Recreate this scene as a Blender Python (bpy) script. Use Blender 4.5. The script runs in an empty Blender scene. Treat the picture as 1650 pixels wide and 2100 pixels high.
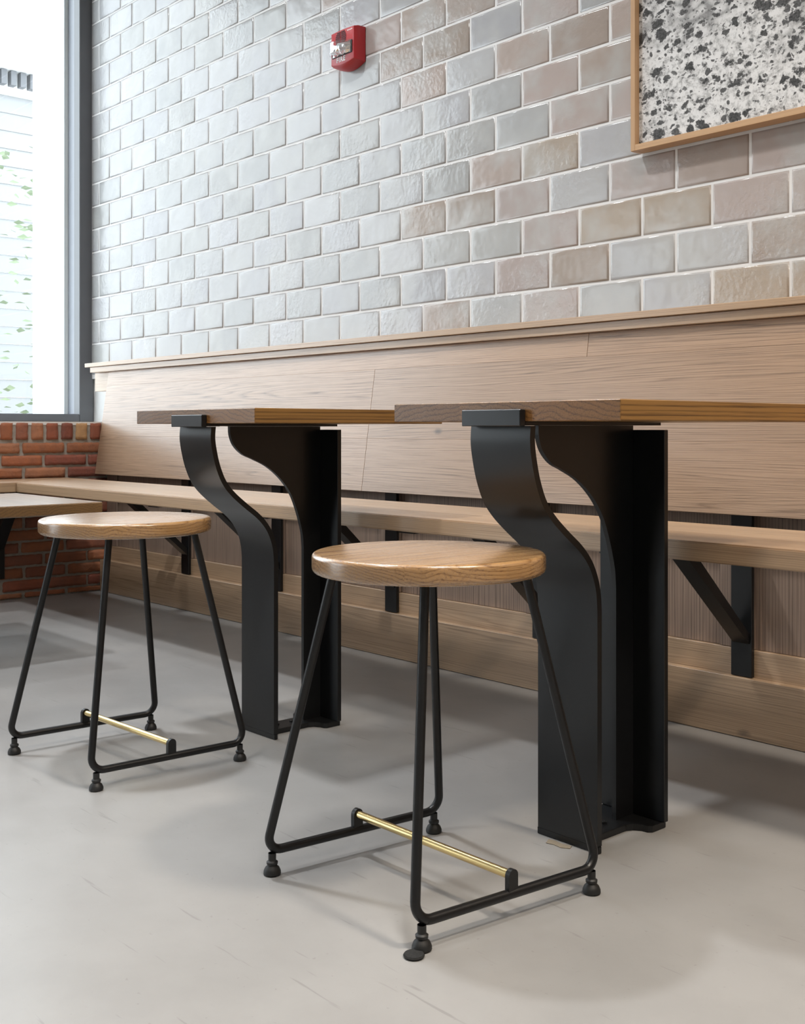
import bpy, bmesh, math, random
from mathutils import Vector, Matrix
PI = math.pi
R = random.Random(7)
sc = bpy.context.scene
COL = sc.collection

# ------------------------------------------------------------------ camera
CAM_Y, CAM_Z, YAW = -2.38524, 0.70, 0.730272
cd = bpy.data.cameras.new('camera')
cam = bpy.data.objects.new('camera', cd); COL.objects.link(cam)
cd.sensor_fit = 'HORIZONTAL'; cd.sensor_width = 24.0
cd.lens = 24.0 * 2306.5 / 1650.0
cd.shift_y = -170.2 / 1650.0
cd.clip_start = 0.02; cd.clip_end = 200
cam.location = (0, CAM_Y, CAM_Z)
cam.rotation_euler = (PI / 2, 0, math.atan2(math.cos(YAW), math.sin(YAW)))
sc.camera = cam

# ------------------------------------------------------------------ view, sky, lights
sc.view_settings.view_transform = 'Standard'
sc.view_settings.look = 'None'
sc.view_settings.exposure = 0.0
sc.view_settings.gamma = 1.0
sc.view_settings.use_curve_mapping = False
w = bpy.data.worlds.new('overcast sky'); sc.world = w; w.use_nodes = True
bg = w.node_tree.nodes['Background']
bg.inputs[0].default_value = (0.86, 0.93, 1.0, 1); bg.inputs[1].default_value = 5.3

def area(name, loc, rot, sx, sy, power, color=(1, 1, 1), portal=False, spread=PI):
    l = bpy.data.lights.new(name, 'AREA'); l.shape = 'RECTANGLE'
    l.size, l.size_y = sx, sy; l.energy = power; l.color = color; l.spread = spread
    if portal: l.cycles.is_portal = True
    o = bpy.data.objects.new(name, l); COL.objects.link(o)
    o.location = loc; o.rotation_euler = rot
    return o
# sky portals in the window openings
area('window_portal', (-4.98, -1.25, 1.88), (0, -PI / 2, 0), 2.25, 2.4, 1, portal=True)
area('door_portal', (-4.98, -4.15, 1.15), (0, -PI / 2, 0), 2.2, 1.7, 1, portal=True)
# ceiling lamps of the dining room
WARM = (1.0, 0.86, 0.70)
COOL = (.96, .98, 1.0)
area('ceiling_lamp', (0.5, -.80, 3.27), (0, 0, 0), 0.30, 0.30, 48, WARM, spread=2.2)
area('ceiling_lamp', (-.5, -1.5, 3.27), (0, 0, 0), 0.35, 0.35, 22, (1.0, .96, .90), spread=2.2)
area('ceiling_lamp', (-2.5, -1.4, 3.27), (0, 0, 0), 0.15, 0.15, 30, COOL, spread=2.2)
area('ceiling_lamp', (-3.9, -.9, 3.27), (0, 0, 0), 0.2, 0.2, 11, COOL, spread=2.2)
area('ceiling_lamp', (1.0, -2.6, 3.27), (0, 0, 0), 0.5, 0.5, 14, WARM, spread=2.4)
area('ceiling_lamp', (-1.8, -3.0, 3.27), (0, 0, 0), 0.5, 0.5, 22, (1.0, .98, .95), spread=2.4)

# ------------------------------------------------------------------ node helpers
def new_mat(name):
    m = bpy.data.materials.new(name); m.use_nodes = True
    nt = m.node_tree
    return m, nt, nt.nodes['Principled BSDF']
def N(nt, t, **kw):
    n = nt.nodes.new(t)
    for k, v in kw.items(): setattr(n, k, v)
    return n
def L(nt, a, b): nt.links.new(a, b)
def M(nt, op, a, b=None, c=None, clamp=False):
    n = N(nt, 'ShaderNodeMath', operation=op); n.use_clamp = clamp
    for i, v in enumerate((a, b, c)):
        if v is None: continue
        if isinstance(v, (int, float)): n.inputs[i].default_value = v
        else: L(nt, v, n.inputs[i])
    return n.outputs[0]
def mixc(nt, fac, a, b, mode='MIX'):
    n = N(nt, 'ShaderNodeMix', data_type='RGBA', blend_type=mode)
    n.clamp_result = False
    for s, v in ((n.inputs[0], fac), (n.inputs[6], a), (n.inputs[7], b)):
        if isinstance(v, (int, float)): s.default_value = v
        elif isinstance(v, tuple): s.default_value = v if len(v) == 4 else (*v, 1)
        else: L(nt, v, s)
    return n.outputs[2]
def noise(nt, vec, scale, detail=3, rough=.5, dist=0.0):
    n = N(nt, 'ShaderNodeTexNoise'); n.inputs['Scale'].default_value = scale
    n.inputs['Detail'].default_value = detail; n.inputs['Roughness'].default_value = rough
    n.inputs['Distortion'].default_value = dist
    if vec is not None: L(nt, vec, n.inputs['Vector'])
    return n.outputs['Fac']
def ramp(nt, fac, stops):
    n = N(nt, 'ShaderNodeValToRGB'); cr = n.color_ramp
    while len(cr.elements) < len(stops): cr.elements.new(.5)
    for e, (p, c) in zip(cr.elements, stops):
        e.position = p
        e.color = (c, c, c, 1) if isinstance(c, (int, float)) else (*c, 1)
    L(nt, fac, n.inputs[0]); return n.outputs['Color']
def mapping(nt, vec, scale, loc=(0, 0, 0)):
    n = N(nt, 'ShaderNodeMapping'); n.inputs['Scale'].default_value = scale
    n.inputs['Location'].default_value = loc
    L(nt, vec, n.inputs['Vector']); return n.outputs['Vector']
def bump(nt, h, strength, dist=.002):
    n = N(nt, 'ShaderNodeBump'); n.inputs['Strength'].default_value = strength
    n.inputs['Distance'].default_value = dist; L(nt, h, n.inputs['Height']); return n.outputs['Normal']

def simple(name, col, rough=.5, metal=0, spec=.5, nz=0.0, nscale=20):
    m, nt, p = new_mat(name)
    p.inputs['Roughness'].default_value = rough; p.inputs['Metallic'].default_value = metal
    p.inputs['Specular IOR Level'].default_value = spec
    tc = N(nt, 'ShaderNodeTexCoord').outputs['Object']
    f = noise(nt, tc, nscale, 4)
    c = mixc(nt, f, tuple(x * (1 - nz) for x in col), tuple(min(1, x * (1 + nz)) for x in col))
    L(nt, c, p.inputs['Base Color'])
    return m

def wood(name, light, dark, grain='X', across='Y', width=.12, ring=260, rough=.42, tone=.25, fig=.012,
         contrast=1.0, seed=0.0, coat=0.0, knots=False, seam=0.0, perobj=False, endgrain=None, coatr=.26):
    """solid oak: growth rings about a wandering axis along `grain`; boards repeat along `across`"""
    m, nt, p = new_mat(name)
    tc = N(nt, 'ShaderNodeTexCoord').outputs['Object']
    s = N(nt, 'ShaderNodeSeparateXYZ'); L(nt, tc, s.inputs[0])
    ax = {'X': s.outputs[0], 'Y': s.outputs[1], 'Z': s.outputs[2]}
    third = [a for a in 'XYZ' if a not in (grain, across)][0]
    b = M(nt, 'ADD', M(nt, 'DIVIDE', ax[across], width), 100.5 + seed)
    idx = M(nt, 'FLOOR', b)
    if perobj: idx = M(nt, 'ADD', idx, M(nt, 'MULTIPLY', N(nt, 'ShaderNodeObjectInfo').outputs['Random'], 50))
    loc = M(nt, 'MULTIPLY', M(nt, 'SUBTRACT', M(nt, 'FRACT', b), .5), width)
    wn = N(nt, 'ShaderNodeTexWhiteNoise', noise_dimensions='1D'); L(nt, idx, wn.inputs['W'])
    rs = N(nt, 'ShaderNodeSeparateXYZ'); L(nt, wn.outputs['Color'], rs.inputs[0])
    r1, r2, r3 = rs.outputs
    # coordinates stretched along the grain, shifted per board
    sx = {'X': 1, 'Y': 1, 'Z': 1}; sx[grain] = .035
    cv = N(nt, 'ShaderNodeCombineXYZ')
    for i, a in enumerate('XYZ'):
        v = M(nt, 'ADD', M(nt, 'MULTIPLY', ax[a], sx[a]), M(nt, 'MULTIPLY', r1, 3.7 + i))
        L(nt, v, cv.inputs[i])
    warp = M(nt, 'MULTIPLY', M(nt, 'SUBTRACT', noise(nt, cv.outputs[0], 9, 3, .55), .5), fig * 5)
    fine_w = M(nt, 'MULTIPLY', M(nt, 'SUBTRACT', noise(nt, cv.outputs[0], 60, 2, .5), .5), fig * .35)
    u = M(nt, 'ADD', loc, M(nt, 'MULTIPLY', M(nt, 'SUBTRACT', r2, .5), width * 1.3))
    v = M(nt, 'ADD', ax[third], M(nt, 'ADD', M(nt, 'MULTIPLY', r3, .05), .03))
    r = M(nt, 'SQRT', M(nt, 'ADD', M(nt, 'MULTIPLY', u, u), M(nt, 'MULTIPLY', v, v)))
    r = M(nt, 'ADD', M(nt, 'ADD', r, warp), fine_w)
    saw = M(nt, 'FRACT', M(nt, 'MULTIPLY', r, ring))
    g = ramp(nt, saw, [(0, .05), (.25, .75), (.75, 1.0), (.93, .6), (1, .05)])
    # pores
    sp = dict(sx); sp[grain] = .009
    pm = mapping(nt, tc, tuple(sp[a] for a in 'XYZ'))
    pores = ramp(nt, noise(nt, pm, 420, 3, .65), [(.38, 0), (.50, 1)])
    broad = noise(nt, cv.outputs[0], 5, 2)
    f = M(nt, 'ADD', M(nt, 'MULTIPLY', g, .5 * contrast), M(nt, 'MULTIPLY', pores, .34 * contrast))
    f = M(nt, 'ADD', f, M(nt, 'MULTIPLY', M(nt, 'SUBTRACT', broad, .5), .5))
    f = M(nt, 'ADD', f, .62 - .54 * contrast, clamp=True)
    c = mixc(nt, f, dark, light)
    tn = M(nt, 'ADD', 1 - tone / 2, M(nt, 'MULTIPLY', r2, tone))
    tcn = N(nt, 'ShaderNodeCombineColor')
    for i in range(3): L(nt, tn, tcn.inputs[i])
    c = mixc(nt, 1.0, c, tcn.outputs[0], 'MULTIPLY')
    if knots:
        km = mapping(nt, tc, (1.1, 2.2, 2.2), (seed, 0, 0))
        vo = N(nt, 'ShaderNodeTexVoronoi'); vo.inputs['Scale'].default_value = 2.3
        L(nt, km, vo.inputs['Vector'])
        kf = ramp(nt, M(nt, 'ADD', vo.outputs['Distance'], M(nt, 'MULTIPLY', noise(nt, tc, 70, 2), .03)),
                  [(.02, 1), (.045, .55), (.075, 0)])
        c = mixc(nt, kf, c, (.05, .035, .025))
    if endgrain:
        so = N(nt, 'ShaderNodeSeparateXYZ'); L(nt, N(nt, 'ShaderNodeTexCoord').outputs['Normal'], so.inputs[0])
        en = M(nt, 'ABSOLUTE', so.outputs['XYZ'.index(grain)])
        c = mixc(nt, ramp(nt, en, [(.6, 0), (.9, 1)]), c, mixc(nt, 1.0, c, endgrain, 'MULTIPLY'))
    if seam:
        e = M(nt, 'ABSOLUTE', loc)
        sf = M(nt, 'GREATER_THAN', e, width / 2 - seam)
        c = mixc(nt, M(nt, 'MULTIPLY', sf, .45), c, tuple(x * .35 for x in dark))
    L(nt, c, p.inputs['Base Color'])
    rr = M(nt, 'ADD', rough - .06, M(nt, 'MULTIPLY', M(nt, 'SUBTRACT', 1.0, pores), .12))
    L(nt, rr, p.inputs['Roughness'])
    p.inputs['Coat Weight'].default_value = coat; p.inputs['Coat Roughness'].default_value = coatr; p.inputs['Coat IOR'].default_value = 1.6
    L(nt, bump(nt, M(nt, 'ADD', pores, M(nt, 'MULTIPLY', g, .4)), .12, .001), p.inputs['Normal'])
    return m

# ------------------------------------------------------------------ materials
OAK_L, OAK_D = (.48, .32, .19), (.23, .14, .076)
TAB_L, TAB_D = (.25, .130, .038), (.09, .041, .010)
MAT = {}
MAT['table'] = wood('oiled oak tabletop', TAB_L, TAB_D, 'Y', 'X', .162, 120, .36, .3, .010, 1.7, coat=.08, endgrain=(.78, .70, .72))
MAT['seat'] = wood('oiled oak stool seat', (.42, .245, .105), (.17, .08, .026), 'Y', 'X', .21, 190, .33, .22, .010, 1.5, seed=3, coat=1.0, coatr=.22, endgrain=(.8, .8, .85))
MAT['lowtable'] = wood('oiled oak low table', TAB_L, TAB_D, 'X', 'Y', .15, 130, .34, .3, .01, 1.5, seed=5, coat=1.0, coatr=.40, endgrain=(.8, .8, .85))
MAT['bench'] = wood('oak bench seat', OAK_L, OAK_D, 'X', 'Y', .13, 240, .36, .2, .010, seed=2, coat=.8, coatr=.42)
MAT['benchy'] = wood('oak bench seat by window', OAK_L, OAK_D, 'Y', 'X', .13, 240, .36, .2, .010, seed=4, coat=.8, coatr=.42)
MAT['back'] = wood('oak backrest boards', (.41, .272, .178), (.145, .086, .05), 'X', 'Z', .60, 210, .40, .24, .022, 1.25, seed=.5, coat=.5, knots=True, perobj=True)
MAT['cap'] = wood('oak cap rail', OAK_L, OAK_D, 'X', 'Z', .3, 300, .42, .2, .008, seed=6, coat=.6)
MAT['kick'] = wood('oak kick board', (.51, .355, .225), (.235, .15, .09), 'X', 'Z', .30, 190, .45, .15, .025, 1.1, seed=7, knots=True, coat=.7)
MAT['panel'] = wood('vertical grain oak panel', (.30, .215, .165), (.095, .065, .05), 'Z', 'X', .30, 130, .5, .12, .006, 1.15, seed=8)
MAT['frame'] = wood('pale oak picture frame', (.56, .36, .20), (.36, .21, .11), 'X', 'Z', .5, 330, .45, .1, .006, .7, seed=9)
MAT['framev'] = wood('pale oak picture frame upright', (.56, .36, .20), (.36, .21, .11), 'Z', 'X', .5, 330, .45, .1, .006, .7, seed=9)
MAT['steel'] = simple('blackened steel', (.0065, .0068, .0075), .29, 0, .45, .25, 9)
MAT['tube'] = simple('black powder coated tube', (.007, .007, .0075), .36, 0, .42, .1)
MAT['rubber'] = simple('black plastic', (.012, .012, .012), .5)
MAT['brass'] = simple('brass', (.72, .55, .26), .24, 1, .5, .12, 40)
MAT['bolt'] = simple('zinc bolt', (.55, .56, .58), .3, 1)
MAT['alum'] = simple('grey painted window frame', (.115, .12, .13), .38, 0, .5, .06)
MAT['alumlit'] = simple('grey window jamb with painted daylight', (.30, .32, .36), .35, 0, .5, .06)  # frame grey made paler and bluer: outdoor light on the jamb, put into colour
MAT['grout'] = simple('white grout', (.72, .71, .70), .8, 0, .3, .05)
MAT['plaster'] = simple('white plaster', (.80, .80, .79), .7, 0, .3, .03)
MAT['ceil'] = simple('white ceiling', (.82, .81, .80), .8, 0, .3, .02)
MAT['white'] = simple('white exterior paint', (.88, .88, .88), .6, 0, .3, .02)
MAT['red'] = simple('red plastic', (.40, .022, .028), .32, 0, .5, .05)
MAT['reddark'] = simple('dark grille slot', (.03, .004, .006), .6)
MAT['letter'] = simple('white print', (.85, .85, .85), .5)
MAT['mirror'] = simple('strobe reflector', (.92, .92, .93), .12, 1, .5, .05, 60)
MAT['paper'] = simple('torn paper scrap', (.24, .205, .155), .8, 0, .2, .2, 200)
MAT['felt'] = simple('dark grey felt', (.03, .03, .03), .95, 0, .1, .4, 300)

def glass(name, tint=(1, 1, 1), refl=.06):
    m = bpy.data.materials.new(name); m.use_nodes = True; nt = m.node_tree
    nt.nodes.remove(nt.nodes['Principled BSDF']); out = nt.nodes['Material Output']
    t = N(nt, 'ShaderNodeBsdfTransparent'); t.inputs[0].default_value = (*tint, 1)
    g = N(nt, 'ShaderNodeBsdfGlossy'); g.inputs['Roughness'].default_value = .02
    mx = N(nt, 'ShaderNodeMixShader'); mx.inputs[0].default_value = refl
    L(nt, t.outputs[0], mx.inputs[1]); L(nt, g.outputs[0], mx.inputs[2]); L(nt, mx.outputs[0], out.inputs[0])
    return m
MAT['glass'] = glass('window glass', (.97, .985, .98))
MAT['lens'] = glass('clear strobe lens', (.95, .96, .97), .22)

def mat_floor():
    m, nt, p = new_mat('sealed grey concrete floor')
    tc = N(nt, 'ShaderNodeTexCoord').outputs['Object']
    big = noise(nt, tc, 1.1, 4, .55); mid = noise(nt, tc, 6, 5, .6)
    c = mixc(nt, big, (.285, .280, .276), (.36, .355, .348))
    c = mixc(nt, ramp(nt, mid, [(.35, .35), (.65, 0)]), c, (.25, .245, .24))
    # fine specks and scuffs
    sp = ramp(nt, noise(nt, tc, 95, 2, .5), [(.70, 0), (.76, 1)])
    c = mixc(nt, M(nt, 'MULTIPLY', sp, .35), c, (.17, .16, .15))
    for ang, sd in ((.6, 1.3), (-.5, 4.1), (1.9, 7.7)):
        mp = N(nt, 'ShaderNodeMapping'); mp.inputs['Rotation'].default_value = (0, 0, ang)
        mp.inputs['Location'].default_value = (sd, sd * 2, 0); mp.inputs['Scale'].default_value = (1.4, 17, 1)
        L(nt, tc, mp.inputs['Vector'])
        s = ramp(nt, noise(nt, mp.outputs[0], 3.2, 3, .55), [(.69, 0), (.72, 1)])
        c = mixc(nt, M(nt, 'MULTIPLY', s, .40), c, (.17, .165, .16))
    L(nt, c, p.inputs['Base Color'])
    rg = M(nt, 'ADD', .20, M(nt, 'MULTIPLY', noise(nt, tc, 3.5, 4, .6), .26))
    L(nt, rg, p.inputs['Roughness']); p.inputs['Specular IOR Level'].default_value = .5
    L(nt, bump(nt, noise(nt, tc, 9, 4, .5), .12, .004), p.inputs['Normal'])
    return m
MAT['floor'] = mat_floor()

def mat_attr(name, rough=.3, spec=.5, bumpscale=0, bstr=.2, bdist=.001, mott=.1, mscale=12, coat=0):
    m, nt, p = new_mat(name)
    tc = N(nt, 'ShaderNodeTexCoord').outputs['Object']
    a = N(nt, 'ShaderNodeAttribute', attribute_name='tint')
    c = mixc(nt, M(nt, 'MULTIPLY', ramp(nt, noise(nt, tc, mscale, 5, .6), [(.3, 0), (.7, 1)]), mott), a.outputs['Color'], (.1, .08, .07), 'MIX')
    L(nt, c, p.inputs['Base Color']); p.inputs['Roughness'].default_value = rough
    p.inputs['Specular IOR Level'].default_value = spec
    if bumpscale: L(nt, bump(nt, noise(nt, tc, bumpscale, 4, .6), bstr, bdist), p.inputs['Normal'])
    return m
MAT['brick'] = mat_attr('old red brick', .85, .3, 60, .7, .004, .35, 22)
MAT['mortar'] = simple('grey mortar', (.34, .31, .27), .95, 0, .2, .3, 60)
MAT['limewash'] = simple('white lime mortar bed', (.75, .74, .72), .9, 0, .2, .15, 60)
MAT['siding'] = simple('pale siding', (.31, .315, .32), .7, 0, .3, .02)
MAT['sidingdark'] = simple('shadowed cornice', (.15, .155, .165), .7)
MAT['leaf'] = simple('pale green leaf', (.21, .26, .16), .6, 0, .3, .2)
MAT['bark'] = simple('bark', (.22, .17, .13), .9)
MAT['paving'] = simple('pale paving', (.55, .55, .54), .9)

def mat_tile():
    m, nt, p = new_mat('hand glazed tile')
    tc = N(nt, 'ShaderNodeTexCoord').outputs['Object']
    a = N(nt, 'ShaderNodeAttribute', attribute_name='tint')
    b = N(nt, 'ShaderNodeAttribute', attribute_name='edge')
    # glaze drifts from the tile's own colour to a cool grey in patches
    f = ramp(nt, noise(nt, tc, 6.5, 3, .55), [(.45, 0), (.66, .7)])
    c = mixc(nt, f, a.outputs['Color'], (.43, .43, .42))
    c = mixc(nt, M(nt, 'MULTIPLY', b.outputs['Fac'], .15), c, (.24, .20, .185))
    L(nt, c, p.inputs['Base Color'])
    ham = ramp(nt, noise(nt, tc, 2.6, 2, .5), [(.46, .02), (.62, 1)])
    h1 = M(nt, 'MULTIPLY', noise(nt, tc, 75, 3, .5), M(nt, 'MULTIPLY', ham, .9))
    h2 = M(nt, 'ADD', h1, M(nt, 'MULTIPLY', noise(nt, tc, 14, 2, .5), 1.2))
    L(nt, bump(nt, h2, .42, .005), p.inputs['Normal'])
    L(nt, M(nt, 'ADD', .11, M(nt, 'MULTIPLY', noise(nt, tc, 5, 2), .18)), p.inputs['Roughness'])
    return m
MAT['tile'] = mat_tile()

def mat_photo():
    """black and white desert hillside: pale sand, boulders, dark shrubs"""
    m, nt, p = new_mat('desert hillside print')
    tc = N(nt, 'ShaderNodeTexCoord').outputs['Object']
    wt = N(nt, 'ShaderNodeTexNoise'); wt.inputs['Scale'].default_value = 16; wt.inputs['Detail'].default_value = 5
    wt.inputs['Roughness'].default_value = .65; L(nt, tc, wt.inputs['Vector'])
    off = N(nt, 'ShaderNodeVectorMath', operation='MULTIPLY_ADD'); L(nt, wt.outputs['Color'], off.inputs[0])
    off.inputs[1].default_value = (.05, .0, .05); L(nt, tc, off.inputs[2])
    mp = mapping(nt, off.outputs[0], (1, 1, 1.45))
    sh = noise(nt, mp, 2.4, 3)
    c = ramp(nt, noise(nt, tc, 60, 8, .75), [(.33, .10), (.43, .46), (.54, .70)])
    # boulders
    vo = N(nt, 'ShaderNodeTexVoronoi'); vo.inputs['Scale'].default_value = 26; L(nt, mp, vo.inputs['Vector'])
    bo = ramp(nt, vo.outputs['Distance'], [(.1, .66), (.42, .5), (.62, .12)])
    c = mixc(nt, ramp(nt, sh, [(.48, 0), (.58, .75)]), c, bo)
    # shrubs at three sizes
    for scl, sz, ks in ((14, .34, 1.0), (24, .42, 1.0), (44, .46, .95), (80, .48, .8)):
        v2 = N(nt, 'ShaderNodeTexVoronoi'); v2.inputs['Scale'].default_value = scl
        mm = mapping(nt, mp, (1, 1, 1), (scl * .13, 0, scl * .37)); L(nt, mm, v2.inputs['Vector'])
        sep = N(nt, 'ShaderNodeSeparateColor'); L(nt, v2.outputs['Color'], sep.inputs[0])
        size = M(nt, 'MULTIPLY', M(nt, 'POWER', sep.outputs[0], 1.5), sz)
        d = M(nt, 'ADD', v2.outputs['Distance'], M(nt, 'MULTIPLY', M(nt, 'SUBTRACT', noise(nt, tc, 130, 4, .7), .5), .42))
        k = ramp(nt, M(nt, 'SUBTRACT', d, size), [(0, 1), (.07, 0)])
        dk = ramp(nt, noise(nt, tc, 190, 3, .7), [(.35, .012), (.65, .09)])
        c = mixc(nt, M(nt, 'MULTIPLY', k, ks), c, dk)
    L(nt, c, p.inputs['Base Color']); p.inputs['Roughness'].default_value = .35
    p.inputs['Coat Weight'].default_value = .15; p.inputs['Coat Roughness'].default_value = .04
    return m
MAT['photo'] = mat_photo()

# ------------------------------------------------------------------ mesh helpers
def link(name, bm, mats, parent=None, smooth=False, loc=None):
    me = bpy.data.meshes.new(name)
    bm.normal_update(); bm.to_mesh(me); bm.free()
    for x in (mats if isinstance(mats, (list, tuple)) else [mats]):
        me.materials.append(MAT[x] if isinstance(x, str) else x)
    o = bpy.data.objects.new(name, me); COL.objects.link(o)
    if smooth:
        for q in me.polygons: q.use_smooth = True
        if smooth != 'all':
            try: me.set_sharp_from_angle(angle=math.radians(40))
            except Exception: pass
    if parent: o.parent = parent
    if loc: o.location = loc
    return o
def box(bm, x0, x1, y0, y1, z0, z1, bev=0.0, seg=1, mi=0, M4=None):
    vs = [bm.verts.new((x, y, z)) for x in (x0, x1) for y in (y0, y1) for z in (z0, z1)]
    fs = []
    for q in ((0, 1, 3, 2), (4, 6, 7, 5), (0, 4, 5, 1), (2, 3, 7, 6), (0, 2, 6, 4), (1, 5, 7, 3)):
        f = bm.faces.new([vs[i] for i in q]); f.material_index = mi; fs.append(f)
    geo = vs
    if bev:
        es = list({e for f in fs for e in f.edges})
        r = bmesh.ops.bevel(bm, geom=es, offset=bev, segments=seg, affect='EDGES', profile=.5)
        geo = list({v for f in r['faces'] for v in f.verts} | {v for v in vs if v.is_valid})
        for f in r['faces']: f.material_index = mi
    if M4 is not None:
        bmesh.ops.transform(bm, matrix=M4, verts=[v for v in geo if v.is_valid])
    return geo
def boxo(name, x0, x1, y0, y1, z0, z1, mat, parent=None, bev=0.0, seg=1, loc=None):
    bm = bmesh.new(); box(bm, x0, x1, y0, y1, z0, z1, bev, seg)
    return link(name, bm, mat, parent, loc=loc)
def prism(bm, pts, x0, x1):
    """extrude a closed (y,z) outline from x0 to x1"""
    a = [bm.verts.new((x0, y, z)) for y, z in pts]; b = [bm.verts.new((x1, y, z)) for y, z in pts]
    n = len(pts)
    bm.faces.new(a); bm.faces.new(list(reversed(b)))
    for i in range(n): bm.faces.new((a[i], b[i], b[(i + 1) % n], a[(i + 1) % n]))
def lathe(bm, prof, seg=32, c=(0, 0, 0)):
    rings = []
    for r, z in prof:
        if r < 1e-6: rings.append([bm.verts.new((c[0], c[1], c[2] + z))])
        else: rings.append([bm.verts.new((c[0] + r * math.cos(2 * PI * i / seg), c[1] + r * math.sin(2 * PI * i / seg), c[2] + z)) for i in range(seg)])
    for a, b in zip(rings, rings[1:]):
        for i in range(seg):
            j = (i + 1) % seg
            if len(a) == 1 and len(b) == 1: continue
            if len(a) == 1: bm.faces.new((a[0], b[j], b[i]))
            elif len(b) == 1: bm.faces.new((a[i], a[j], b[0]))
            else: bm.faces.new((a[i], a[j], b[j], b[i]))
def tube(bm, pts, r, seg=14):
    pts = [Vector(p) for p in pts]; rings = []
    up = None
    for i, p in enumerate(pts):
        t = (pts[min(i + 1, len(pts) - 1)] - pts[max(i - 1, 0)]).normalized()
        if up is None:
            up = Vector((0, 0, 1)) if abs(t.z) < .9 else Vector((1, 0, 0))
        s = t.cross(up).normalized(); up = s.cross(t).normalized()
        rings.append([bm.verts.new(p + s * math.cos(2 * PI * k / seg) * r + up * math.sin(2 * PI * k / seg) * r) for k in range(seg)])
    for a, b in zip(rings, rings[1:]):
        for k in range(seg): bm.faces.new((a[k], a[(k + 1) % seg], b[(k + 1) % seg], b[k]))
    bm.faces.new(list(reversed(rings[0]))); bm.faces.new(rings[-1])
def fillet(p0, p1, p2, rad, n=8):
    """points rounding the corner p1"""
    p0, p1, p2 = Vector(p0), Vector(p1), Vector(p2)
    a = (p0 - p1).normalized(); b = (p2 - p1).normalized()
    ang = a.angle(b); d = rad / math.tan(ang / 2)
    s, e = p1 + a * d, p1 + b * d
    c = p1 + (a + b).normalized() * (rad / math.sin(ang / 2))
    out = []
    va, vb = s - c, e - c; th = va.angle(vb)
    for i in range(n + 1):
        t = i / n
        out.append(c + (va * math.sin((1 - t) * th) + vb * math.sin(t * th)) / math.sin(th))
    return out
def smoothpts(pts, n=6):
    """catmull-rom through 2-D points"""
    out = []
    for i in range(len(pts) - 1):
        p0 = pts[max(i - 1, 0)]; p1 = pts[i]; p2 = pts[i + 1]; p3 = pts[min(i + 2, len(pts) - 1)]
        for k in range(n):
            t = k / n
            out.append(tuple(.5 * (2 * p1[j] + (p2[j] - p0[j]) * t + (2 * p0[j] - 5 * p1[j] + 4 * p2[j] - p3[j]) * t * t
                                   + (-p0[j] + 3 * p1[j] - 3 * p2[j] + p3[j]) * t ** 3) for j in (0, 1)))
    out.append(tuple(pts[-1])); return out
def thing(name, label, cat, loc=(0, 0, 0), rz=0.0, group=None):
    o = bpy.data.objects.new(name, None); COL.objects.link(o)
    o.empty_display_size = .1
    o.location = loc; o.rotation_euler = (0, 0, rz); o['label'] = label; o['category'] = cat
    if group: o['group'] = group
    return o
def tag(o, label, cat, group=None):
    o['label'] = label; o['category'] = cat
    if group: o['group'] = group
    return o
def struct(o, label=None):
    o['kind'] = 'structure'
    if label: o['label'] = label
    return o
def copy_tree(o, parent=None):
    c = o.copy(); COL.objects.link(c)
    if parent: c.parent = parent
    for ch in [x for x in list(bpy.data.objects) if x.parent == o]: copy_tree(ch, c)
    return c
def attr_layer(bm): return bm.loops.layers.float_color.new('tint')

# ------------------------------------------------------------------ the room
XL, XR, YF, ZC = -4.80, 4.0, -6.0, 3.30        # window plane, right wall, front wall, ceiling
XB, ZB = -4.50, 0.729                          # face and top of the brick knee wall
struct(boxo('floor', -5.2, XR + .2, YF - .2, .2, -.1, 0, 'floor'), 'grey sealed concrete floor with scuffs')
struct(boxo('ceiling', -5.2, XR + .2, YF - .2, .2, ZC, ZC + .1, 'ceil'), 'white ceiling of the dining room')
struct(boxo('wall_right', XR, XR + .2, YF - .2, .2, 0, ZC, 'plaster'), 'plain wall at the right end of the room')
struct(boxo('wall_front', -5.2, XR, YF - .12, YF, 0, ZC, 'plaster'), 'plain wall behind the viewer')
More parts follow.
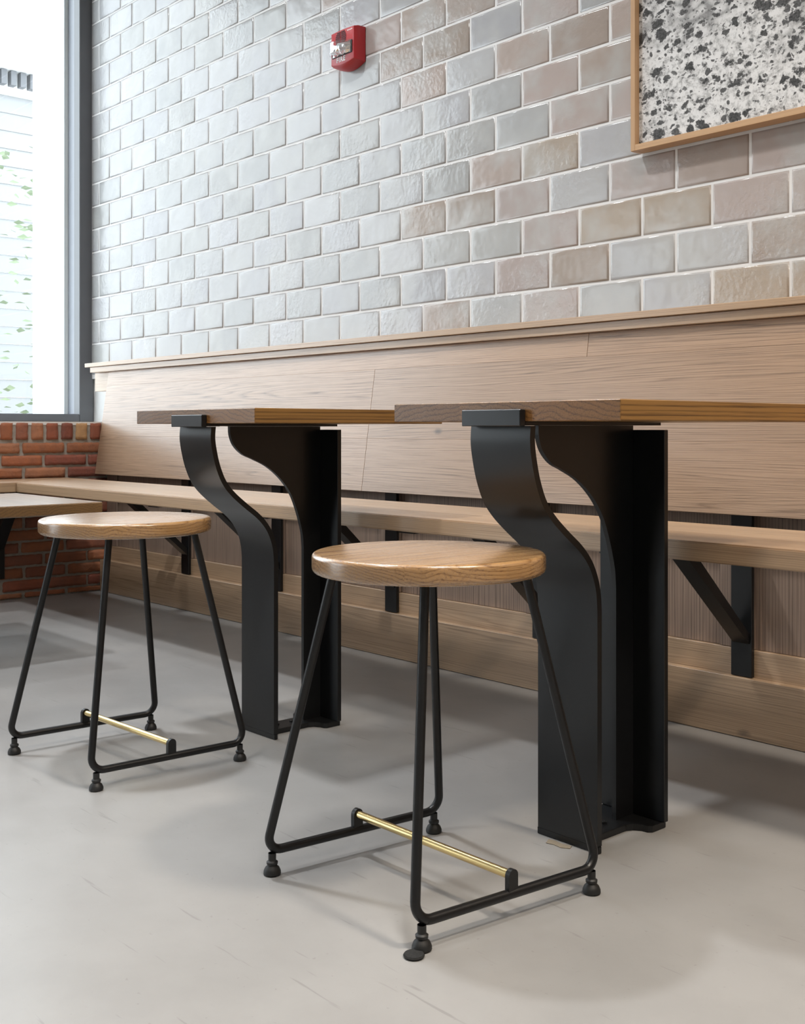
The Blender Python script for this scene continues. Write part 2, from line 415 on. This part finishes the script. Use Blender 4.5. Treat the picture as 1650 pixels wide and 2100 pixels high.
# tiled wall: white backing, grout bed, and every tile pressed in it
struct(boxo('wall_back', -5.2, XR, .012, .2, 0, ZC, 'plaster'), 'back wall behind the tiles and the bench')
PX, PZ, X0T, Z0T, JT = .2060, .1046, -4.6245, 1.0886, .0068
bm = bmesh.new(); tint = attr_layer(bm); edge = bm.verts.layers.float.new('edge')
box(bm, XL, 3.9, -.0010, .0115, .93, ZC - .02, mi=1)
for f in bm.faces:
    for l in f.loops: l[tint] = (.86, .85, .84, 1)
rt = random.Random(11)
GREY = [(.50, .50, .505), (.47, .475, .475), (.52, .52, .535), (.455, .455, .445), (.49, .49, .505), (.53, .53, .535)]
PINK = [(.47, .395, .355), (.44, .37, .325), (.48, .405, .375), (.42, .355, .305), (.49, .425, .40), (.45, .385, .32)]
for j in range(-2, 21):
    z0 = Z0T + (j - 0) * PZ
    if z0 + PZ > ZC - .02: break
    off = X0T - PX if j % 2 == 1 else X0T - 1.5 * PX
    for i in range(-1, 45):
        x0 = off + i * PX; x1 = x0 + PX
        x0c, x1c = max(x0 + JT / 2, XL + .004), min(x1 - JT / 2, 3.88)
        z0c, z1c = max(z0 + JT / 2, .95), z0 + PZ - JT / 2
        if x1c - x0c < .012 or z1c - z0c < .01: continue
        xc = (x0 + x1) / 2
        pk = 0 if xc < -3.25 else 1 / (1 + math.exp(-((xc + 2.1) * 2.6 + (z0 - 1.42) * 2.6)))
        if rt.random() < pk * .96: c = rt.choice(PINK)
        else: c = rt.choice(GREY)
        k = .80 * rt.uniform(.92, 1.06); c = tuple(x * k for x in c) + (1,)
        tx, tz = max(-.0011, min(.0011, rt.gauss(0, .0007))), max(-.0008, min(.0008, rt.gauss(0, .0005)))
        def ring(ins, y, ed):
            vs = []
            for sx, sz in ((0, 0), (1, 0), (1, 1), (0, 1)):
                x = x0c + ins if sx == 0 else x1c - ins
                z = z0c + ins if sz == 0 else z1c - ins
                v = bm.verts.new((x, y + (tx * (sx - .5) + tz * (sz - .5)) * (1 if y < -.002 else 0), z)); v[edge] = ed; vs.append(v)
            return vs
        rr = [ring(0, -.0004, 1), ring(.0010, -.0024, 1), ring(.0060, -.0032, .15), ring(min(.02, (x1c - x0c) / 3), -.0034, 0)]
        fs = [bm.faces.new(rr[-1])]
        for a, b in zip(rr, rr[1:]):
            for q in range(4): fs.append(bm.faces.new((a[q], a[(q + 1) % 4], b[(q + 1) % 4], b[q])))
        for f in fs:
            f.smooth = True
            for l in f.loops: l[tint] = c
o = struct(link('wall_tiles', bm, ['tile', 'grout']), 'glazed grey and blush tiles laid in running bond with white grout')
o.name = 'trim_1'

# brick knee wall under the window
bm = bmesh.new(); tint = attr_layer(bm)
box(bm, -4.92, XB - .006, -3.2, .012, 0, ZB - .012, mi=1)
box(bm, -4.92, XB - .004, -3.2, .012, ZB - .012, ZB + .002, mi=2)
rb = random.Random(5)
REDS = [(.36, .125, .06), (.40, .15, .07), (.32, .10, .055), (.30, .11, .065), (.42, .18, .095), (.27, .085, .055)]
def brick(y0, y1, z0, z1, cols):
    n0 = len(bm.verts)
    vs = []
    ny = 2 + max(3, int((y1 - y0) / .014)); nz = 2 + max(3, int((z1 - z0) / .012))
    grid = {}
    rad = .0045
    for a in range(ny + 1):
        for b_ in range(nz + 1):
            ta = [0, .0035 / (y1 - y0)] + [q / (ny - 2) for q in range(1, ny - 2)] + [1 - .0035 / (y1 - y0), 1]; tb = [0, .003 / (z1 - z0)] + [q / (nz - 2) for q in range(1, nz - 2)] + [1 - .003 / (z1 - z0), 1]
            y = y0 + (y1 - y0) * ta[a]; z = z0 + (z1 - z0) * tb[b_]
            edge_ = a in (0, ny) or b_ in (0, nz)
            d = rb.uniform(.002, .0045) if not edge_ else -.008
            jy = rb.uniform(-.0016, .0016); jz = rb.uniform(-.0016, .0016)
            cy = (a in (0, ny)) and (b_ in (0, nz))
            if cy:
                y += rad * (1 if a == 0 else -1); z += rad * (1 if b_ == 0 else -1)
            grid[a, b_] = bm.verts.new((XB + d, y + jy, z + jz))
    c = rb.choice(cols); k = rb.uniform(.8, 1.15); c = tuple(x * k for x in c) + (1,)
    for a in range(ny):
        for b_ in range(nz):
            f = bm.faces.new((grid[a, b_], grid[a + 1, b_], grid[a + 1, b_ + 1], grid[a, b_ + 1]))
            f.smooth = True
            for l in f.loops: l[tint] = c
y = -.02 - .02
i = 0
SOLD = REDS + [(.52, .30, .14), (.50, .25, .12)]
while y > -3.0:                                     # rowlock course on top
    brick(y - .0515, y, ZB - .074, ZB - .003, SOLD); y -= .0655; i += 1
z = ZB - .078; row = 0
while z > .02:
    zt = z - .0085; zb = zt - .0430
    if zb < 0: zb = .004
    y = -.02 - (.06 if row % 2 == 0 else .155); brick(y + .008, -.004, zb, zt, REDS)
    while y > -3.0:
        ln = rb.uniform(.172, .186); brick(y - ln, y, zb, zt, REDS); y -= ln + .0125
    z -= .0515; row += 1
struct(link('wall_left', bm, ['brick', 'mortar', 'limewash']), 'red brick knee wall under the tall window')
bm = bmesh.new(); box(bm, -5.0, -4.70, YF, .2, 3.02, ZC); box(bm, -5.0, -4.72, -3.3, -2.45, ZB, 3.02); box(bm, -5.0, -4.72, YF, -5.0, 0, 3.02); box(bm, -5.0, -4.72, -5.0, -3.3, 2.25, 3.02); box(bm, -5.0, -4.72, -3.3, -3.2, 0, ZB)
struct(link('wall_window', bm, 'plaster'), 'plaster above the tall window').name = 'trim_2'

# tall window with grey frame
win = struct(boxo('window_1', -4.935, -4.928, -2.45, -.05, .76, 3.0, 'glass'), 'tall window with grey metal frame at the left')
bm = bmesh.new()
box(bm, -4.86, XL, -.061, .008, ZB + .003, 3.02, .003)                  # upright against the tiles
box(bm, -4.86, XL, -2.45, -.061, ZB + .003, .768, .003)                 # bottom rail
box(bm, -4.86, XL, -2.45, -.061, 2.98, 3.02)
for y in (-2.45,): box(bm, -4.86, XL, y, y + .06, .768, 2.98)
link('window_frame', bm, 'alum', win)
bm = bmesh.new()
box(bm, -4.98, -4.861, -.052, .008, .7685, 3.02, .002)
box(bm, -4.98, -4.861, -2.45, -.052, ZB + .003, .7675, .002)
link('window_jamb', bm, 'alumlit', win)
bm = bmesh.new()
box(bm, -4.944, -4.937, -.068, -.0525, .77, 3.0); box(bm, -4.948, -4.936, -.0725, -.069, .77, 3.0)
link('glazing_bead', bm, 'white', win)

dr = struct(boxo('door_1', -4.87, -4.86, -4.95, -3.35, .02, 2.2, 'glass'), 'glazed entrance door left of the view')
bm = bmesh.new()
for y in (-5.0, -4.19, -3.35): box(bm, -4.9, -4.83, y, y + .05, .004, 2.25)
link('door_frame', bm, 'alum', dr)

# panelling under the bench
XE = 2.6
struct(boxo('baseboard_back', XB + .004, XE, -.115, -.092, 0.0015, .136, 'kick', bev=.0005), 'oak kick board along the floor under the bench')
struct(boxo('trim_3', XB + .004, XE, -.0915, -.06, .0, .197, 'kick', bev=.0005), 'narrow oak rail above the kick board')
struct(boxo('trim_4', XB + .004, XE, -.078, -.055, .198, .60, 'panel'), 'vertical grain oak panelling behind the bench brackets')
PLATES = [-1.393 - .605 * k for k in range(-3, 6)]
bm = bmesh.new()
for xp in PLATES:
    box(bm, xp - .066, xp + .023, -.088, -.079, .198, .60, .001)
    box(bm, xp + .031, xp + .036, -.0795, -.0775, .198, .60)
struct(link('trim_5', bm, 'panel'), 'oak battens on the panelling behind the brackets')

# ------------------------------------------------------------------ wall bench along the tiles
YB0, YB1, ZS0, ZS1 = -.278, -.625, .459, .4957
bench = thing('wall_bench', 'long oak wall bench on black brackets below the tiled wall', 'bench', (-2.0, -.40, 0))
def rel(o, p): o.parent = p; o.location = -Vector(p.location); return o
bm = bmesh.new()
XI, YI = -4.168, YB1                                 # inner corner of the mitre
def slab(bm, poly, z0, z1, bev=.003):
    a = [bm.verts.new((x, y, z0)) for x, y in poly]; b = [bm.verts.new((x, y, z1)) for x, y in poly]
    n = len(poly); fs = [bm.faces.new(list(reversed(a))), bm.faces.new(b)]
    for i in range(n): fs.append(bm.faces.new((a[i], a[(i + 1) % n], b[(i + 1) % n], b[i])))
    bmesh.ops.recalc_face_normals(bm, faces=fs)
    if bev: bmesh.ops.bevel(bm, geom=list({e for f in fs for e in f.edges}), offset=bev, segments=2, affect='EDGES')
slab(bm, [(XB + .012, YB0), (XB + .012, YB0 - .012), (XI + .0007, YI), (XE - .01, YB1), (XE - .01, YB0)], ZS0, ZS1)
rel(link('seat', bm, 'bench'), bench)
for xp in PLATES:
    if xp < XB + .1: continue
    bm = bmesh.new(); box(bm, xp - .0265, xp + .0265, -.104, -.0925, .1375, .58, .001)
    b = rel(link('bracket', bm, 'steel'), bench); b['label'] = 'black steel bracket'
    bm = bmesh.new(); box(bm, xp - .0265, xp + .0265, -.585, -.1045, .4505, .4585, .001)
    link('arm', bm, 'steel', b)
    bm = bmesh.new()
    p0, p1 = Vector((xp, -.1045, .225)), Vector((xp, -.355, .450))
    d = (p1 - p0).normalized(); nrm = Vector((0, -d.z, d.y)); t = .008
    prism(bm, [(p0.y, p0.z - .012), (p0.y, p0.z + .012), (p1.y + .02, p1.z), (p1.y - .02, p1.z)], xp - .021, xp + .021)
    link('brace', bm, 'steel', b)
    bm = bmesh.new(); lathe(bm, [(0, -.004), (.006, -.004), (.006, 0)], 12, (xp + .012, -.13, .4503))
    link('bolt', bm, 'bolt', b)

# bench under the window, mitred into the corner
wb = thing('window_bench', 'short oak bench below the window, mitred into the corner by the brick wall', 'bench', (-4.3, -1.5, 0))
bm = bmesh.new()
slab(bm, [(XB + .012, YB0 - .0135), (XB + .012, -3.0), (XI, -3.0), (XI, YI - .0012)], ZS0, ZS1)
rel(link('seat', bm, 'benchy'), wb)
for yp in (-.565, -1.6, -2.6):
    bm = bmesh.new(); box(bm, XB + .0055, XB + .014, yp - .0265, yp + .0265, .09, .4585, .001)
    b = rel(link('bracket', bm, 'steel'), wb)
    bm = bmesh.new(); box(bm, XB + .0145, -4.20, yp - .0265, yp + .0265, .4505, .4585)
    link('arm', bm, 'steel', b)
    bm = bmesh.new()
    a = [bm.verts.new((x, yp - .023, z)) for x, z in ((XB + .0145, .21), (XB + .0145, .235), (-4.315, .450), (-4.29, .450))]
    c = [bm.verts.new((v.co.x, yp + .023, v.co.z)) for v in a]
    bm.faces.new(a); bm.faces.new(list(reversed(c)))
    for i in range(4): bm.faces.new((a[i], a[(i + 1) % 4], c[(i + 1) % 4], c[i]))
    bmesh.ops.recalc_face_normals(bm, faces=bm.faces[:])
    link('brace', bm, 'steel', b)

# ------------------------------------------------------------------ backrest
br = thing('bench_backrest', 'tilted oak backrest boards with a cap rail under the tiles', 'backrest', (-2.0, -.1, .5))
ZP0, ZP1, YP0, YP1 = .507, .949, -.140, -.075
tilt = math.atan2(YP1 - YP0, ZP1 - ZP0); hgt = math.hypot(YP1 - YP0, ZP1 - ZP0)
# boards in the panel's own plane: local x along wall, local z up the slope
def board(x0, x1, h0, h1, nm, seedx=0, skew=0):
    bm = bmesh.new()
    g = .0006
    box(bm, x0 + g, x1 - g, 0, .02, h0 + .00005, h1 - .00005, .0003)
    o = link(nm, bm, 'back'); o.parent = br
    o.location = Vector((0, YP0, ZP0)) - Vector(br.location)
    o.rotation_euler = (-tilt, 0, 0)
    return o
X1 = XB + .006
board(X1, -2.70, 0, .165, 'backrest_board'); board(-2.70, XE, 0, .165, 'backrest_board')
board(X1, -2.70, .165, .385, 'backrest_board'); board(-2.70, XE, .165, .385, 'backrest_board')
board(X1, -1.854, .385, hgt, 'backrest_board'); board(-1.854, XE, .385, hgt, 'backrest_board')
rel(boxo('cap_rail', -4.672, XE, -.100, -.0065, .9735, .991, 'cap', bev=.0012), br)
rel(boxo('sub_rail', -4.640, XE, -.090, -.0065, .9495, .973, 'cap', bev=.0012), br)
rel(boxo('back_rail', -4.672, XE, -.050, -.0065, .868, .949, 'cap', bev=.001), br)
# ------------------------------------------------------------------ bistro tables
S_FRONT = [(-1.077, .705), (-1.0785, .68), (-1.0745, .652), (-1.065, .616), (-1.049, .581), (-1.026, .554), (-.993, .527),
           (-.960, .5025), (-.938, .480), (-.924, .456), (-.916, .430), (-.913, .400), (-.913, .012)]
W_EDGE = [(-.9905, .706), (-.989, .686), (-.979, .663), (-.957, .643), (-.928, .631), (-.888, .6125), (-.850, .583), (-.822, .548),
          (-.805, .511), (-.794, .477), (-.7875, .45), (-.785, .42), (-.785, .012)]
TY0, TY1, TZ0, TZ1 = -1.087, -.560, .712, .743
def make_table():
    t = thing('bistro_table', '', 'table')
    y0 = -.85                                                  # base of the column is the origin
    sh = lambda pts: [(y - y0, z) for y, z in pts]
    bm = bmesh.new(); box(bm, -.2435, .2435, TY0 - y0, TY1 - y0, TZ0, TZ1, .0012)
    link('tabletop', bm, 'table', t)
    fr = sh(smoothpts(S_FRONT[:-1], 6) + [S_FRONT[-1]])
    th = .0115; back = []
    for i, p in enumerate(fr):
        a = fr[max(i - 1, 0)]; b = fr[min(i + 1, len(fr) - 1)]
        tx, tz = b[0] - a[0], b[1] - a[1]; l = math.hypot(tx, tz)
        back.append((p[0] - tz / l * th, p[1] + tx / l * th))
    back[-1] = (fr[-1][0] + th, fr[-1][1]); back[0] = (fr[0][0] + th, fr[0][1])
    bm = bmesh.new(); prism(bm, fr + back[::-1], -.0645, .0645)
    bmesh.ops.recalc_face_normals(bm, faces=bm.faces[:])
    link('curved_leg', bm, 'steel', t, smooth=True)
    we = sh(smoothpts(W_EDGE[:-1], 6) + [W_EDGE[-1]])
    bm = bmesh.new(); prism(bm, we + [(-.7355 - y0, .012), (-.7355 - y0, .706)], -.0045, .0045)
    bmesh.ops.recalc_face_normals(bm, faces=bm.faces[:])
    link('web_plate', bm, 'steel', t)
    boxo('rear_flange', -.0705, .0705, -.735 - y0, -.7235 - y0, .012, .6985, 'steel', t, .001)
    boxo('top_plate', -.055, .055, -1.06 - y0, -.7235 - y0, .7062, .7115, 'steel', t)
    # clip on the end of the tabletop
    bm = bmesh.new(); box(bm, -.0635, .0635, -1.1005 - y0, -1.0875 - y0, .678 + .0265, .704 + .0265 , .0012)
    box(bm, -.0635, .0635, -1.0875 - y0, -1.055 - y0, .7055, .7115)
    link('edge_clip', bm, 'steel', t)
    # base plate: a dumbbell outline with rounded lobes
    half = [(.030, -.80), (.030, -.885), (.040, -.8955), (.060, -.8985), (.0665, -.905), (.0665, -.9125)]
    rear = [(.030, -.80), (.030, -.790), (.036, -.778), (.048, -.770), (.060, -.768), (.0655, -.762), (.0655, -.7235)]
    side = half[::-1] + rear[1:]
    poly = [(x, y - y0) for x, y in side] + [(-x, y - y0) for x, y in side[::-1]]
    bm = bmesh.new(); slab(bm, poly, .0005, .0118, .0006)
    bp = link('base_plate', bm, 'steel', t)
    for x, y in ((.0, -.860), (.0, -.815)):
        bm = bmesh.new(); lathe(bm, [(.0065, 0), (.0065, .004), (.003, .005), (0, .004)], 6, (x, y - y0, .0119))
        link('bolt', bm, 'steel', bp)
    return t
t1 = make_table()
t1.location = (-1.2285, -.85, 0)
t1['label'] = 'nearer oak table on a curved black steel column, behind the front stool'
t2 = copy_tree(t1); t2.location = (-2.142, -.85, 0)
t2['label'] = 'farther oak table on a curved black steel column, beside the window-side stool'
for t in (t1, t2): t['group'] = 'oak tables with curved steel columns'

# ------------------------------------------------------------------ stools
def make_stool():
    s = thing('stool', '', 'stool')
    hx, hy, SK = .1722, .158, .115
    zr, tr = .0375, .0072
    bm = bmesh.new()
    e = .007; Rr = .1795; prof = [(0, .4805), (Rr - e * 1.3, .4805)]
    for k in range(1, 7):
        a = -PI / 2 + k * PI / 12; prof.append((Rr - e * 1.3 + math.cos(a) * e * 1.3, .4805 + e * 1.3 + math.sin(a) * e * 1.3))
    for k in range(0, 7):
        a = k * PI / 12; prof.append((Rr - e + math.cos(a) * e, .5115 - e + math.sin(a) * e))
    prof.append((0, .5115))
    lathe(bm, prof, 96)
    seat = link('seat', bm, 'seat', s, smooth=True); seat['label'] = 'round oak seat'
    for sx in (-1, 1):
        # one bent tube is leg, floor rail and leg again; split at the middle of each bend
        legs, rail = {}, None
        top = lambda sy: (sx * hx * .60 + sy * hy * .6 * SK, sy * hy * .60, .4803)
        crn = lambda sy: (sx * hx + sy * (hy + .012) * SK, sy * (hy + .012), zr)
        far = lambda sy: (sx * hx, 0, zr)
        ends = {}
        for sy in (-1, 1):
            f = fillet(top(sy), crn(sy), far(sy), .024, 10)
            bm = bmesh.new(); tube(bm, [top(sy)] + f[:9], tr); link('leg', bm, 'tube', s, smooth=True)
            ends[sy] = f[8:]
        bm = bmesh.new(); tube(bm, ends[-1] + ends[1][::-1], tr); rl = link('floor_rail', bm, 'tube', s, smooth=True)
        # tab that carries the footrest
        bm = bmesh.new()
        pts = [(-.0095, zr + .004), (-.0095, zr + .026)] + [(.0095 * math.sin(a), zr + .026 + .0095 * math.cos(a)) for a in [(-PI / 2 + k * PI / 10) for k in range(1, 10)]] + [(.0095, zr + .026), (.0095, zr + .004)]
        prism(bm, pts, sx * hx - .004, sx * hx + .004); bmesh.ops.recalc_face_normals(bm, faces=bm.faces[:])
        link('footrest_tab', bm, 'tube', rl)
        for sy in (-1, 1):
            bm = bmesh.new()
            lathe(bm, [(0, .0005), (.0122, .0005), (.0138, .002), (.0136, .006), (.0112, .0115), (.0080, .0145), (.0074, .0158), (.0088, .0170), (.0090, .0205), (.0062, .0225), (.0062, .034)], 24,
                  (sx * hx + sy * hy * SK, sy * hy, 0))
            link('glide', bm, 'rubber', s, smooth=True)
    bm = bmesh.new(); tube(bm, [(-hx + .004, 0, zr + .026), (hx - .004, 0, zr + .026)], .0066, 20)
    fb = link('footrest', bm, 'brass', s, smooth=True); fb['label'] = 'brass footrest bar'
    return s
s1 = make_stool(); s1.location = (-1.2635, -1.2000, 0); s1.rotation_euler.z = math.radians(.2)
s1['label'] = 'round oak stool with black legs and brass bar nearest the viewer'
s2 = copy_tree(s1); s2.location = (-2.1815, -1.2235, 0); s2.rotation_euler.z = math.radians(3.0)
s2['label'] = 'round oak stool with black legs standing nearer the window, by the low table'
for s in (s1, s2): s['group'] = 'round oak stools with brass footrests'

# ------------------------------------------------------------------ low table at the left edge
lt = thing('low_table', 'low oak table at the left edge in front of the brick wall', 'table', (-3.45, -1.35, 0))
boxo('tabletop', -.30, .33, -.25, .55, .447, .481, 'lowtable', lt, .004, 3)
lt2 = boxo('column', -.06, .09, -.12, -.108, .0125, .438, 'steel', lt)
boxo('top_plate', -.14, .17, -.22, .01, .4385, .4465, 'steel', lt)
boxo('base_plate', -.14, .17, -.22, .01, .0005, .012, 'steel', lt)

# ------------------------------------------------------------------ fire alarm
fa = thing('fire_alarm', 'red fire alarm horn and strobe on the tiled wall', 'fire alarm', (-2.905, -.0058, 1.967))
def rbox_outline(wd, ht, bul, n=12):
    pts = [(-wd / 2, ht / 2), (-wd / 2, -ht / 2)]
    for i in range(1, n):
        t = i / n; pts.append((-wd / 2 + wd * t, -ht / 2 - bul * math.sin(PI * t)))
    pts += [(wd / 2, -ht / 2), (wd / 2, ht / 2)]
    for i in range(1, n):
        t = 1 - i / n; pts.append((-wd / 2 + wd * t, ht / 2 + bul * .35 * math.sin(PI * t)))
    return pts
bm = bmesh.new()
prev = None
for wd, ht, bl, y in ((.130, .114, .016, 0.0), (.128, .112, .016, -.030), (.120, .106, .007, -.0435), (.117, .103, .005, -.045)):
    ringv = [bm.verts.new((x, y, z)) for x, z in rbox_outline(wd, ht, bl)]
    if prev:
        for i in range(len(ringv)):
            j = (i + 1) % len(ringv); bm.faces.new((prev[i], prev[j], ringv[j], ringv[i]))
    prev = ringv
bm.faces.new(prev); bmesh.ops.recalc_face_normals(bm, faces=bm.faces[:])
link('housing', bm, 'red', fa, smooth=True)
# horn grille: slots in a round field
bm = bmesh.new()
for k in range(7):
    z = .0145 + k * .0056; dz = z - .029
    hwid = math.sqrt(max(.0275 ** 2 - dz ** 2, .0))
    if hwid < .006: continue
    for a, b in ((-hwid, -.002), (.002, hwid)):
        if b - a > .003: box(bm, -.008 + a, -.008 + b, -.0462, -.0448, z - .0015, z + .0015)
link('grille', bm, 'reddark', fa)
# strobe: reflector tray and clear lens
bm = bmesh.new(); box(bm, -.053, .052, -.0475, -.0452, -.032, .010, .001); link('strobe_tray', bm, 'rubber', fa)
rs_ = random.Random(3)
bm = bmesh.new()
gx, gz = 9, 5; g = {}
for a in range(gx + 1):
    for b_ in range(gz + 1):
        u, v = a / gx, b_ / gz
        bul = math.sin(PI * u) ** .5 * math.sin(PI * v) ** .5 if 0 < u < 1 and 0 < v < 1 else 0
        g[a, b_] = bm.verts.new((-.046 + .092 * u + rs_.uniform(-.003, .003), -.048 - .020 * bul - rs_.uniform(0, .010) * (1 if bul else 0), -.029 + .037 * v + rs_.uniform(-.0015, .0015)))
for a in range(gx):
    for b_ in range(gz): bm.faces.new((g[a, b_], g[a + 1, b_], g[a + 1, b_ + 1], g[a, b_ + 1]))
link('strobe_reflector', bm, 'mirror', fa)
bm = bmesh.new(); n = 16
va, vb, vc = [], [], []
for i in range(n + 1):
    t = i / n; x = -.050 + .100 * t; d = .040 * math.sin(PI * t) ** .5 if 0 < t < 1 else 0
    va.append(bm.verts.new((x, -.0465 - d, -.030))); vb.append(bm.verts.new((x, -.0465 - d, .005))); vc.append(bm.verts.new((x, -.0465 - d * .5, .011)))
for i in range(n):
    bm.faces.new((va[i], va[i + 1], vb[i + 1], vb[i])); bm.faces.new((vb[i], vb[i + 1], vc[i + 1], vc[i]))
link('strobe_lens', bm, 'lens', fa, smooth=True)
def text(name, body, size, loc, mat, parent, bold=0.0):
    cu = bpy.data.curves.new(name, 'FONT'); cu.body = body; cu.size = size; cu.align_x = 'CENTER'; cu.align_y = 'CENTER'
    cu.extrude = .0002; cu.offset = bold; cu.space_character = 1.15
    tmp = bpy.data.objects.new(name, cu); COL.objects.link(tmp)
    dg = bpy.context.evaluated_depsgraph_get(); me = bpy.data.meshes.new_from_object(tmp.evaluated_get(dg))
    bpy.data.objects.remove(tmp); bpy.data.curves.remove(cu)
    me.materials.clear(); me.materials.append(MAT[mat])
    o = bpy.data.objects.new(name, me); COL.objects.link(o); o.parent = parent; o.location = loc; o.rotation_euler = (PI / 2, 0, 0)
    return o
lt_ = text('lettering', 'FIRE', .0225, (-.008, -.0453, -.0425), 'letter', fa, .0007); lt_['label'] = 'white FIRE lettering'
bm = bmesh.new()
box(bm, .026, .030, -.0455, -.0449, .0435, .0475)
for k in range(8): box(bm, .032 + k * .0026, .0338 + k * .0026, -.0455, -.0449, .0438, .0462 + (.001 if k in (0, 3, 6) else 0))
link('logo', bm, 'letter', fa)

# ------------------------------------------------------------------ framed photograph
pic = thing('framed_photograph', 'black and white desert hillside photograph in a pale oak frame', 'picture', (-1.1, -.0065, 1.405))
FW, FH, fd, fw_ = .6436, 1.00, .040, .0135
boxo('frame_side', -FW, -FW + fw_, -fd, 0, 0, FH, 'framev', pic, .0008)
boxo('frame_side', FW - fw_, FW, -fd, 0, 0, FH, 'framev', pic, .0008)
boxo('frame_rail', -FW + fw_, FW - fw_, -fd, 0, 0, fw_ + .002, 'frame', pic, .0008)
boxo('frame_rail', -FW + fw_, FW - fw_, -fd, 0, FH - fw_, FH, 'frame', pic, .0008)
boxo('print', -FW + fw_, FW - fw_, -.022, -.012, fw_ + .002, FH - fw_, 'photo', pic)

# ------------------------------------------------------------------ small litter
bm = bmesh.new()
pts = [(0, 0), (.012, .004), (.028, .001), (.046, .006), (.052, -.006), (.038, -.014), (.022, -.012), (.008, -.016)]
slab(bm, pts, 0, .0006, 0)
tag(link('paper_scrap', bm, 'paper', loc=(-1.262, -.9215, .0005)), 'torn scrap of brown paper at the foot of the nearer table column', 'scrap')
bm = bmesh.new(); lathe(bm, [(0, 0), (.013, 0), (.0145, .002), (.013, .0042), (0, .005)], 24)
o = tag(link('felt_pad', bm, 'felt', smooth=True, loc=(-1.101, -1.3790, .0005)), 'worn felt pad slipped out beside the nearest stool foot', 'felt pad')

# ------------------------------------------------------------------ outside the window
struct(boxo('ground', -40, -5.0, -30, 30, -.3, -.2, 'paving'), 'pale paving outside the window').name = 'trim_6'
house = thing('house', 'pale clapboard house across the way, seen through the window', 'house', (-9.0, 9.6, -.2))
bm = bmesh.new()
for k in range(25):
    z = .0 + k * .145
    a = [bm.verts.new(p) for p in ((0, -9, z), (0, 9, z), (.012, 9, z), (.012, -9, z))]
    b = [bm.verts.new(p) for p in ((0, -9, z + .144), (0, 9, z + .144), (.004, 9, z + .144), (.004, -9, z + .144))]
    bm.faces.new((a[3], a[2], b[2], b[3])); bm.faces.new((a[0], a[1], a[2], a[3])); bm.faces.new((b[0], b[1], a[1], a[0]))
    bm.faces.new((b[3], b[2], b[1], b[0])); bm.faces.new((a[1], b[1], b[2], a[2])); bm.faces.new((a[0], a[3], b[3], b[0]))
link('clapboard_wall', bm, 'siding', house)
bm = bmesh.new(); box(bm, .0, .20, -9, 9, 3.80, 3.90); box(bm, .0, .10, -9, 9, 3.90, 5.6); box(bm, .0, .06, -9, 9, 3.625, 3.80)
link('cornice', bm, 'white', house)
bm = bmesh.new()
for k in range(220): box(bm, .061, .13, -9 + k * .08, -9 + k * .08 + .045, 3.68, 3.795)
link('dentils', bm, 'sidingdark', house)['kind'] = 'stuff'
tag(boxo('porch_column', -6.05, -5.62, .26, .62, -.2, 4.2, 'white', bev=.01), 'white square column just outside the window', 'column')
tree = thing('street_tree', 'pale green young tree outside the window, left of the white column', 'tree', (-7.6, .95, -.2))
bm = bmesh.new(); tube(bm, [(0, 0, 0), (.02, .03, .8), (-.02, .05, 1.6), (0, .1, 2.4)], .025, 8); link('trunk', bm, 'bark', tree)
bm = bmesh.new(); rl = random.Random(9)
for k in range(260):
    c = Vector((rl.gauss(0, .28), rl.gauss(.1, .32), rl.uniform(.9, 2.9)))
    M4 = Matrix.Translation(c) @ Matrix.Rotation(rl.uniform(0, 6.3), 4, 'Z') @ Matrix.Rotation(rl.uniform(-1.2, 1.2), 4, 'X')
    vs = [bm.verts.new(M4 @ Vector(p)) for p in ((0, 0, 0), (.03, .022, .004), (.075, 0, 0), (.03, -.022, .004))]
    bm.faces.new(vs)
link('foliage', bm, 'leaf', tree)['kind'] = 'stuff'
